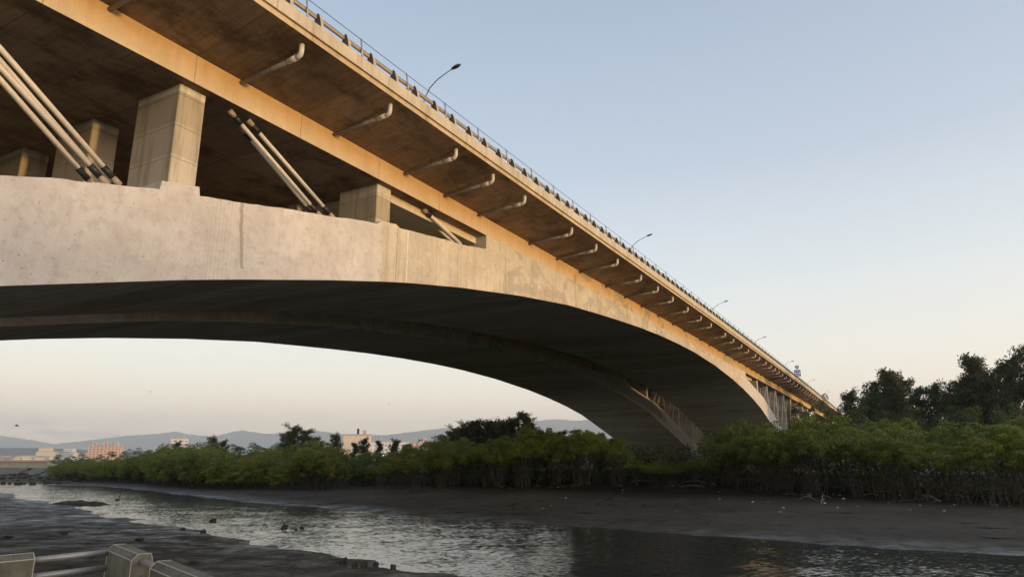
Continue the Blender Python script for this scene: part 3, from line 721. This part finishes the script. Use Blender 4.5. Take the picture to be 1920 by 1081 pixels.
# bare tree left of the arch foot
t=far(1076,793,118); z0=gz(t.x,t.y); r=link('bare_tree',None); r.location=(t.x,t.y,z0); tag(r,'leafless grey tree rising above the dark bushes left of the arch','tree')
m=MB(); rb=random.Random(2); hh=t.z-z0; m.tube(wander((0,0,0),(.2,0,hh*.7),rb,.1,4),[.09,.07,.06,.05,.04],5)
m.build('trunk',M['bark'],r); m=MB()
for i in range(22):
    q=Vector((.15,0,hh*rb.uniform(.5,.72))); a=rb.uniform(0,6.28); e=q+Vector((math.cos(a)*rb.uniform(.4,1.5),math.sin(a)*1.0,rb.uniform(.6,hh*.3)))
    m.tube([q,q.lerp(e,.5)+Vector((0,0,-.1)),e],[.035,.025,.01],4)
m.build('branches',M['bark'],r)

# ------------------------------------------------------------------ drift wood, litter, stones
rd=random.Random(21)
for i in range(46):
    px=rd.uniform(1180,1910) if i<34 else rd.uniform(560,1180)
    x,y=along(BASE,0); 
    q=at(px,rd.uniform(905,930) if px>1180 else rd.uniform(893,903),.7)
    if px>1500: q=at(px,rd.uniform(918,948),.7)
    L_=rd.uniform(1.0,3.4); a=rd.uniform(0,6.28); m=MB(); nn=5; pts=[]
    arch=rd.uniform(.05,.5)
    for k in range(nn+1):
        t_=k/nn; pts.append(Vector(((t_-.5)*L_,rd.uniform(-.12,.12),.05+arch*math.sin(PI*t_)*rd.uniform(.6,1))))
    m.tube(pts,[.05,.045,.04,.035,.025,.012],5)
    for _ in range(2):
        b=pts[rd.randrange(1,4)]; m.tube([b,b+Vector((rd.uniform(-.5,.5),rd.uniform(-.5,.5),rd.uniform(.0,.5)))],[.025,.008],4)
    o=m.build('driftwood',M['drift']); o.location=(q.x,q.y,gz(q.x,q.y)); o.rotation_euler=(0,0,a)
    tag(o,'bent grey driftwood branch lying on the mud at the mangrove roots','driftwood','driftwood at the foot of the mangroves')
for i in range(60):
    px=rd.uniform(1000,1910); py=rd.uniform(905,955)+(px-1000)*.012
    q=at(px,py,.6); m=MB(); w=rd.uniform(.05,.16)
    m.hexa([(-w,-w*.6,0),(w,-w*.7,.0),(w*.8,w*.5,0),(-w*.7,w*.6,0)],[(-w*.6,-w*.4,w*.4),(w*.5,-w*.3,w*.7),(w*.4,w*.3,w*.5),(-w*.3,w*.3,w*.8)])
    o=m.build('litter',M['litter'] if i%3 else M['drift']); o.location=(q.x,q.y,gz(q.x,q.y)-.01); o.rotation_euler=(0,0,rd.uniform(0,6))
    tag(o,'small scrap of washed-up litter on the far mud bank','litter','litter on the far mud bank')
def rock_mesh(seed,mat):
    rng=random.Random(seed); b=bmesh.new(); bmesh.ops.create_icosphere(b,subdivisions=2,radius=1)
    for v in b.verts:
        v.co*=1+.35*math.sin(v.co.x*3+seed)*math.cos(v.co.y*4+seed*2)+rng.uniform(-.16,.16); v.co.z*=.8
    me=bpy.data.meshes.new('stone'); b.to_mesh(me); b.free(); me.materials.append(mat); return me
RK=[rock_mesh(i,M['stone']) for i in range(4)]
def stone(px,py,s,label,group=None,zz=.05,sz=1.0,name='mud_stone'):
    q=at(px,py,zz); o=link(name,RK[rd.randrange(4)]); o.location=(q.x,q.y,max(0,gz(q.x,q.y))+s*.35); o.scale=(s*rd.uniform(.8,1.3),s*rd.uniform(.8,1.2),s*sz); o.rotation_euler=(0,0,rd.uniform(0,6))
    return tag(o,label,'stone',group)
for px,py,s in ((646,1056,.17),(666,1060,.13),(684,1061,.15),(705,1057,.11)):
    stone(px,py,s,'jagged brown stone in the row at the near waterline','jagged stones at the near waterline',.05,1.5)
stone(737,1061,.12,'lone jagged stone just right of the row at the near waterline')
for px,py in ((343,993),(381,997),(400,976),(530,990),(535,988),(566,989),(555,992),(448,925),(220,937)):
    stone(px,py,rd.uniform(.10,.2),'small dark stone poking out of the shallow river','stones in the shallow river',.02,.7)
for i in range(16):
    px=rd.uniform(0,600); py=rd.uniform(955,1075)
    q=at(px,py,.15)
    if pl_sd(np.array([[q.x,q.y]]),NB)[0]<1: continue
    stone(px,py,rd.uniform(.06,.22),'dark clump of weed and mud on the near mud flat','mud clumps on the near flat',.15,.35,'mud_clump')
for i in range(60):
    px=rd.uniform(0,150); py=rd.uniform(893,903)
    q=at(px,py,.4); stone(px,py,rd.uniform(.2,.55),'dark rubble stone along the foot of the far left bank','rubble stones at the far left bank',.4,.6,'rubble_stone')
for i in range(70):
    x,y=along(BASE,rd.uniform(.03,.62)); x+=rd.uniform(-1.5,.5)*.4-.3; y-=rd.uniform(-.3,2.2); k=rd.uniform(.10,.28)
    o=link('root_stone',RK[rd.randrange(4)]); o.location=(x,y,gz(x,y)+k*.15); o.scale=(k*1.4,k,k*.6); o.rotation_euler=(0,0,rd.uniform(0,6))
    tag(o,'small dark stone among the roots along the mangrove foot','stone','stones along the mangrove foot')
for i in range(14):
    px=rd.uniform(640,1900); py=rd.uniform(925,960)+max(0,px-1000)*.055; q=at(px,py,.35); k=rd.uniform(.25,.7)
    o=link('weed_patch',RK[rd.randrange(4)]); o.location=(q.x,q.y,gz(q.x,q.y)+.02); o.scale=(k*1.6,k*.7,.07); o.rotation_euler=(0,0,rd.uniform(-.6,.6))
    tag(o,'flat dark patch of stranded weed on the far mud slope','weed','weed patches on the far mud slope')
# mud island with dark weed
q=at(148,944,.05); b=MB(); rings=[]
rng=random.Random(9)
for k in range(9):
    t_=k/8; w=.9*math.sin(PI*min(.98,max(.02,t_)))+.05; hgt=.42*math.sin(PI*t_)**.7+.02
    rings.append([Vector(((t_-.5)*6.2,math.cos(a)*w,max(0,math.sin(a))*hgt*rng.uniform(.7,1.2)-.05)) for a in np.linspace(0,2*PI,10,endpoint=False)])
b.loft(rings); o=b.build('mud_hump',M['stone']); remesh_recalc(o); o.location=(q.x,q.y,0); tag(o,'long low dark hump of weed-covered mud at the left water edge','mud hump')
# thin stakes in the river
for px,py,h_,ln in ((137,938,1.9,.5),(181,938,.9,0),(224,934,1.2,0),(96,933,.9,.5)):
    q=at(px,py,0); m=MB(); m.tube([(0,0,-.4),(ln,0,h_)],[.025,.012],5); o=m.build('stake',M['dbark']); o.location=q
    tag(o,'thin bare stake standing in the shallows by the mud hump','stake','thin stakes in the shallows')
q=at(1123,910,.7); m=MB(); m.tube([(0,0,-.3),(.02,0,1.2),(0,0,2.6)],[.08,.07,.06],6); o=m.build('wooden_post',M['drift']); o.location=(q.x,q.y,gz(q.x,q.y)); tag(o,'single upright weathered post on the mud bank left of the far arch foot','post')

# ------------------------------------------------------------------ foreground fence
n=N('fence_concrete'); p=n.pos(); a=n.noise(p,3,5,.65); b_=n.noise(n.pos((1,1,.15)),14,5,.7); c_=n.noise(p,60,3,.6)
col=n.mix(n.ramp(a,[(.35,0),(.7,1)]),(.115,.11,.085),(.215,.20,.155)); col=n.mix(n.ramp(b_,[(.5,0),(.72,.7)]),col,(.07,.06,.04)); n.bump(n.math('ADD',a,n.math('MULTIPLY',c_,.4)),.3,.01); M['fence']=n.base(col,.85,.25)
M['edge']=simple('pale_worn_edge',(.55,.50,.42),.8)
ZT=H-.75
fence=thing('fence','low concrete and steel pipe fence cut by the lower left corner','fence',(0,0,0))
def slab(p0,p1,th,side):
    """slab post whose top runs from p0 to p1, chamfered on both long edges"""
    p0=Vector((p0.x,p0.y,0)); p1=Vector((p1.x,p1.y,0)); u=(p1-p0).normalized(); v=Vector((-u.y,u.x,0))*side
    c=.045; prof=[(0,ZT-1.2),(0,ZT-c),(c,ZT),(th-c*.3,ZT),(th,ZT-c*.3),(th,ZT-1.2)]
    m=MB(); m.loft([[p0+v*a+Vector((0,0,b)) for a,b in prof],[p1+v*a+Vector((0,0,b)) for a,b in prof]])
    o=m.build('post',M['fence'],fence); remesh_recalc(o)
    m=MB()
    for q in (p0,p1):
        m.tube([q+v*.0+Vector((0,0,ZT-1.2)),q+Vector((0,0,ZT-c)),q+v*c+Vector((0,0,ZT)),q+v*(th-c*.3)+Vector((0,0,ZT)),q+v*th+Vector((0,0,ZT-c)),q+v*th+Vector((0,0,ZT-1.2))],.004,5)
    m.tube([p0+Vector((0,0,ZT-c)),p1+Vector((0,0,ZT-c))],.004,5); m.tube([p0+v*c+Vector((0,0,ZT)),p1+v*c+Vector((0,0,ZT))],.004,5)
    m.build('worn_edge',M['edge'],o)
    return u,v
A0=at(203,1021,ZT); A1=at(248,1039,ZT); u,v=slab(A0,A1,.155,1)
B0=at(283,1052.5,ZT); B1=at(372,1089,ZT); slab(B0,B1,.155,1)
D1=at(67,1036,ZT); D0=at(-70,1049,ZT); slab(D0,D1,.05,1)
def frail(p,q,zz,r=.026):
    m=MB(); m.tube([Vector((p.x,p.y,zz)),Vector((q.x,q.y,zz))],r,12); m.build('rail',M['thin'],fence,True)
mid=v*.08
for dz in (.06,.19):
    frail(D1+Vector((-.05,.03,0)),A0+mid*.6+Vector((.0,-.0,0)),ZT-dz)
    frail(A1+mid-(A1-A0).normalized()*.05,B0+mid+(A1-A0).normalized()*.05,ZT-dz)

# ------------------------------------------------------------------ far left: beam bridge and revetment
def bricks(name,c1,c2,win,sx,sz,mask=.5):
    """facade: rows of dark windows as a surface pattern, in object metres"""
    n=N(name); p=n.pos(); x,y,z=n.xyz(p)
    h=n.math('ADD',x,y)
    fx=n.math('FRACT',n.math('DIVIDE',h,sx)); fz=n.math('FRACT',n.math('DIVIDE',z,sz))
    wm=n.math('MULTIPLY',n.math('MULTIPLY',n.math('GREATER_THAN',fx,.25),n.math('LESS_THAN',fx,.25+mask)),n.math('MULTIPLY',n.math('GREATER_THAN',fz,.35),n.math('LESS_THAN',fz,.85)))
    g=n.n('ShaderNodeNewGeometry'); nz=n.xyz(g.outputs['Normal'])[2]; wm=n.math('MULTIPLY',wm,n.math('LESS_THAN',n.math('ABSOLUTE',nz),.5))
    col=n.mix(n.ramp(n.noise(p,.2,4),[(.3,0),(.7,1)]),c1,c2); col=n.mix(n.math('MULTIPLY',wm,.75),col,win)
    return n.base(col,.7,.3)
M['cream']=simple('cream_wall',(.62,.56,.45),.8,.2,0,.1,.2); M['yel']=simple('pale_beam',(.42,.40,.28),.8,.2,0,.3,.5); M['grey']=simple('grey_wall',(.42,.42,.42),.8,.2,0,.15,.2)
M['brick']=bricks('salmon_facade',(.55,.38,.30),(.62,.45,.37),(.12,.09,.08),5,3.2); M['tower']=bricks('white_tower_facade',(.62,.62,.62),(.7,.7,.7),(.07,.07,.08),6,3.4,.6)
M['town']=bricks('town_facade',(.60,.58,.55),(.66,.62,.56),(.25,.24,.24),4,3.2); M['flat']=bricks('office_facade',(.60,.62,.63),(.66,.67,.68),(.26,.28,.31),4.5,3.6,.55)
M['rust']=simple('rusty_roof',(.35,.16,.10),.8); M['slabc']=simple('revetment_concrete',(.17,.155,.12),.85,.2,0,.4,.4); M['dkgreen']=simple('bank_grass',(.05,.065,.025),.9,.2,0,.5,1)
a=far(-90,868,195); b=far(88,870,186)
bb=thing('road_bridge','low pale beam road bridge far off at the left edge','bridge',(a.x,a.y,0),math.atan2(b.y-a.y,b.x-a.x)); Ln=math.hypot(b.x-a.x,b.y-a.y)
m=MB(); m.box((0,0,2.0),(Ln,6,3.35)); m.build('beam',M['yel'],bb)
m=MB(); m.box((0,-.15,3.36),(Ln,.1,3.62)); m.build('deck_edge',M['rust'],bb)
m=MB(); m.box((0,-.1,3.63),(Ln,.05,4.05)); m.build('parapet',M['grey'],bb)
for k in range(int(Ln/4)):
    m=MB(); m.box((k*4+.3,-.12,4.06),(k*4+.55,.05,4.75)); m.build('rail_post',M['grey'],bb)
m=MB(); m.box((0,-.06,4.55),(Ln,.0,4.65)); m.build('rail',M['grey'],bb)
for k in (.25,.62,.97):
    m=MB(); m.box((Ln*k-.6,.5,-1.5),(Ln*k+.6,5.5,2.0)); m.build('pier',M['slabc'],bb)
# revetment: sloping slabs on the far bank
for i,(x0,x1,yb) in enumerate(((-60,22,168),(30,62,163),(66,98,158),(104,142,150))):
    q=[far(x0,897,yb-6),far(x1,898,yb-9),far(x1+30,884,yb+2),far(x0+34,883,yb+4)]
    for p_ in q[:2]: p_.z=.35
    for p_ in q[2:]: p_.z=2.1
    m=MB(); t_=[p_+Vector((0,-.05,.18)) for p_ in q]; bq=[p_+Vector((0,0,-1.5)) for p_ in q]; m.hexa(bq,t_)
    o=m.build('revetment_slab',M['slabc']); remesh_recalc(o); tag(o,('long grey concrete slope under the far beam bridge','pale sloping concrete slab just right of the far beam bridge','middle pale concrete slab on the far left bank','rightmost pale concrete slab beside the first mangroves')[i],'revetment','concrete bank slabs far left')

# ------------------------------------------------------------------ distant buildings
def building(name,px0,px1,pyt,Y0,depth,mat,label,cat='building',group=None,base=2.5,parts=()):
    a=far(px0,pyt,Y0); b=far(px1,pyt,Y0); w=b.x-a.x; h=a.z-base
    o=thing(name,label,cat,((a.x+b.x)/2,Y0,base),0,group)
    m=MB(); m.box((-w/2,0,-1),(w/2,depth,h)); m.build('wall',mat,o)
    m=MB(); m.box((-w/2-.3,-.3,h+.003),(w/2+.3,depth+.3,h+.9)); m.build('roof',M['grey'],o)
    for (fx0,fx1,dh,nmn,mt) in parts:
        m=MB(); m.box((-w/2+w*fx0,.6,h+.905),(-w/2+w*fx1,min(depth-.5,w*(fx1-fx0)),h+.9+dh)); m.build(nmn,mt,o)
    return o
S=950
building('apartment_block',165,225,836.5,S,10,M['brick'],'salmon pink apartment block with three roof towers on the left skyline',parts=((.12,.24,4,'roof_tower',M['brick']),(.44,.57,5,'roof_tower',M['brick']),(.76,.9,4,'roof_tower',M['brick'])))
building('tower_block',321,348,822,700,6,M['tower'],'white and dark striped tower block rising behind the trees',parts=((.15,.8,1.8,'roof_slab',M['grey']),))
building('factory_building',644,693,816,420,5,M['cream'],'large cream windowless building with water tanks on its roof',parts=((.50,.58,3.2,'water_tank',M['dbark']),(.72,.85,2.2,'water_tank',M['grey'])))
building('office_block',693,765,828,600,6,M['flat'],'long pale office block partly hidden by trees, right of the cream building',parts=((.2,.3,2,'roof_tower',M['grey']),))
building('office_block',766,788,830,640,6,M['brick'],'low reddish banded block between two pale blocks')
building('office_block',788,806,826,640,6,M['flat'],'pale block standing at the edge of the dark tree clump',parts=((.1,.5,2,'roof_tower',M['brick']),))
building('town_house',68,102,846,1000,10,M['cream'],'broad cream block left of the salmon apartments',parts=((.1,.7,4,'roof_tower',M['cream']),))
building('town_house',104,138,848,1040,10,M['town'],'white block between the cream block and the salmon apartments',parts=((.4,.9,5,'roof_tower',M['town']),))
building('town_house',140,162,850,1080,10,M['town'],'small white block right beside the salmon apartments')
rb=random.Random(14)
xs=-14
for i in range(12):
    w=rb.uniform(9,16)
    building('town_house',xs,xs+w,rb.uniform(854,859),rb.uniform(780,900),18,rb.choice([M['town'],M['cream'],M['grey'],M['rust'],M['town']]),'small low house in the distant town at the left edge','house','low houses of the distant town'); xs+=w*.62
# ------------------------------------------------------------------ hills
def ridge(name,prof,Y0,depth,label):
    m=MB(); rngs=[]; rr=random.Random(hash(name)%100 if False else len(prof))
    xs=np.arange(prof[0][0],prof[-1][0],6)
    for k,(fr,fy) in enumerate(((0,-.6),(.35,-.35),(.7,-.15),(1,0),(.6,.5),(0,1))):
        row=[]
        for x in xs:
            p_=far(x,ip(prof,x)+rr.uniform(-.5,.5),Y0); hgt=(p_.z)*fr*(1 if fr==1 else rr.uniform(.85,1.1))
            row.append((p_.x*(1+fy*depth/Y0*.9),Y0+fy*depth,hgt if fr>0 else -2))
        rngs.append(row)
    n_=len(xs); st=[m.add(r_) for r_ in rngs]
    for a_,b_2 in zip(st[:-1],st[1:]):
        for j in range(n_-1): m.face((a_+j,a_+j+1,b_2+j+1,b_2+j))
    o=m.build(name,M['hill'],None,True); return tag(o,label,'hills',None,'structure')
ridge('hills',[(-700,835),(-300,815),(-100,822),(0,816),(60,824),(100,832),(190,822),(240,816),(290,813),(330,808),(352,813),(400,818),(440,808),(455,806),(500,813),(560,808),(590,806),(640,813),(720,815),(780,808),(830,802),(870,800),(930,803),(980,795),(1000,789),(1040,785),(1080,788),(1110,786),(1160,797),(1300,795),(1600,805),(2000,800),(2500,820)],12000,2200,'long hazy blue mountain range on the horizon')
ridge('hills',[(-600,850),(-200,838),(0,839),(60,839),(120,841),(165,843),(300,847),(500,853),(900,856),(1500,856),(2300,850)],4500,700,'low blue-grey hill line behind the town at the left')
# ------------------------------------------------------------------ birds
def bird(px,py,dist,span,label,bank):
    p_=far(px,py,dist); o=thing('bird',label,'bird',p_,R.uniform(0,6))
    m=MB(); h_=span/2
    rings=[[(x_,r_*math.cos(q),r_*math.sin(q)) for q in np.linspace(0,2*PI,6,endpoint=False)] for x_,r_ in ((-.36*span,.012*span),(-.2*span,.03*span),(0,.055*span),(.14*span,.045*span),(.2*span,.03*span),(.26*span,.006*span))]
    m.loft(rings)
    for sg in (-1,1):
        up=.16*span*bank
        a_=[(.10*span,sg*.03*span,.03*span),(-.08*span,sg*.03*span,.03*span),(-.07*span,sg*.26*span,.03*span+up),(.09*span,sg*.26*span,.03*span+up)]
        c_=[(-.10*span,sg*.5*span,.03*span+up*.6),(-.03*span,sg*.5*span,.03*span+up*.6)]
        m.hexa(a_,[(x_,y_,z_+.008*span) for x_,y_,z_ in a_]); t3=[a_[3],a_[2],c_[0],c_[1]]; m.hexa(t3,[(x_,y_,z_+.008*span) for x_,y_,z_ in t3])
    m.build('body',M['dbark'],o)
bird(31,798,95,1.0,'dark bird gliding low at the left edge of the sky',1.0)
bird(282,734,160,.8,'tiny bird high in the sky under the arch, left of centre',.6)
bird(730,757,170,.8,'tiny bird in the sky under the middle of the arch',.5)
bird(1867,674,170,.7,'tiny bird above the dark trees at the right',.5)

# ------------------------------------------------------------------ haze
HAZE=True
if HAZE:
    m=MB(); m.box((-19000,-260,-3),(19000,14800,800)); 
    mt=bpy.data.materials.new('evening_haze'); mt.use_nodes=True; t=mt.node_tree; t.nodes.clear()
    o_=t.nodes.new('ShaderNodeOutputMaterial'); v_=t.nodes.new('ShaderNodeVolumePrincipled'); v_.inputs['Color'].default_value=(1.0,.975,.94,1); v_.inputs['Density'].default_value=1.25e-4; v_.inputs['Anisotropy'].default_value=.55
    t.links.new(v_.outputs[0],o_.inputs['Volume']); o=m.build('haze',mt); remesh_recalc(o); tag(o,'pale evening haze over the plain','haze',None,'stuff')

# ------------------------------------------------------------------ sky, sun, camera
SUN=Vector((.829,-.560,0)).normalized(); ELEV=math.radians(2.2)
w=bpy.data.worlds.new('World'); bpy.context.scene.world=w; w.use_nodes=True; t=w.node_tree; t.nodes.clear()
class NW(N):
    def __init__(s): s.t=t
n=NW()
out=n.n('ShaderNodeOutputWorld'); bg=n.n('ShaderNodeBackground'); t.links.new(bg.outputs[0],out.inputs[0])
sky=n.n('ShaderNodeTexSky'); sky.sky_type='NISHITA'; sky.sun_disc=False; sky.sun_elevation=ELEV; sky.sun_rotation=math.atan2(SUN.x,SUN.y); sky.air_density=1.0; sky.dust_density=1.5; sky.ozone_density=2.0
tc=n.n('ShaderNodeTexCoord').outputs['Generated']; nv=n.n('ShaderNodeVectorMath',operation='NORMALIZE'); t.links.new(tc,nv.inputs[0]); x,y,z=n.xyz(nv.outputs[0])
# clear evening dome by height, warm afterglow towards the set sun
dome=n.ramp(z,[(0.0,(1.45,1.12,.84)),(.05,(1.28,1.03,.78)),(.11,(.98,.88,.74)),(.17,(.79,.76,.70)),(.25,(.62,.65,.66)),(.40,(.41,.465,.54)),(.62,(.285,.345,.44)),(1.0,(.19,.26,.39))])
dp=n.n('ShaderNodeVectorMath',operation='DOT_PRODUCT'); t.links.new(nv.outputs[0],dp.inputs[0]); dp.inputs[1].default_value=SUN
az=n.math('MAXIMUM',dp.outputs['Value'],0.0)
glow=n.math('MULTIPLY',n.math('POWER',az,2.2),n.ramp(z,[(0,1),(.12,.75),(.35,.18),(.6,0)]))
gcol=n.mix(glow,(0,0,0),(2.95,2.32,1.78))
dome=n.mix(1.0,dome,gcol,'ADD')
# low clouds near the horizon
mp=n.n('ShaderNodeMapping'); t.links.new(nv.outputs[0],mp.inputs[0]); mp.inputs['Scale'].default_value=(7,7,34); mp.inputs['Location'].default_value=(2.3,1.7,.4)
cn=n.noise(mp.outputs[0],1.0,6,.6,.4)
cm=n.math('MULTIPLY',n.ramp(cn,[(.46,0),(.58,1)]),n.ramp(z,[(.014,0),(.028,1),(.043,.6),(.056,0)]))
cside=n.ramp(n.math('MULTIPLY',x,-1),[(.18,0),(.42,1)])
cm=n.math('MULTIPLY',cm,cside)
ccol=n.mix(n.ramp(n.noise(mp.outputs[0],2.5,4),[(.4,0),(.6,1)]),(.74,.62,.64),(1.5,1.12,.93))
dome=n.mix(n.math('MULTIPLY',cm,.9),dome,ccol)
lp_=n.mix(.12,dome,sky.outputs[0])
t.links.new(lp_,bg.inputs[0]); bg.inputs[1].default_value=1.0
sl=bpy.data.lights.new('sun','SUN'); sl.energy=1.6; sl.angle=math.radians(3.0); sl.color=(1.0,.61,.24)
so=link('sun',sl); dirv=Vector((SUN.x*math.cos(ELEV),SUN.y*math.cos(ELEV),math.sin(ELEV))); so.rotation_euler=dirv.to_track_quat('Z','Y').to_euler(); so.location=(60,-40,40)
cam=bpy.data.cameras.new('camera'); cam.sensor_width=36; cam.lens=F/1920*36; cam.clip_end=30000; cam.clip_start=.05
co=link('camera',cam); co.location=(0,0,H); co.rotation_euler=(PI/2+PIT,0,0)
sc=bpy.context.scene; sc.camera=co
sc.view_settings.view_transform='Standard'; sc.view_settings.look='None'; sc.view_settings.exposure=.46; sc.view_settings.gamma=1
sc.cycles.max_bounces=6; sc.cycles.diffuse_bounces=4; sc.cycles.glossy_bounces=3; sc.cycles.transmission_bounces=2; sc.cycles.volume_bounces=2; sc.cycles.transparent_max_bounces=4
sc.cycles.use_denoising=True
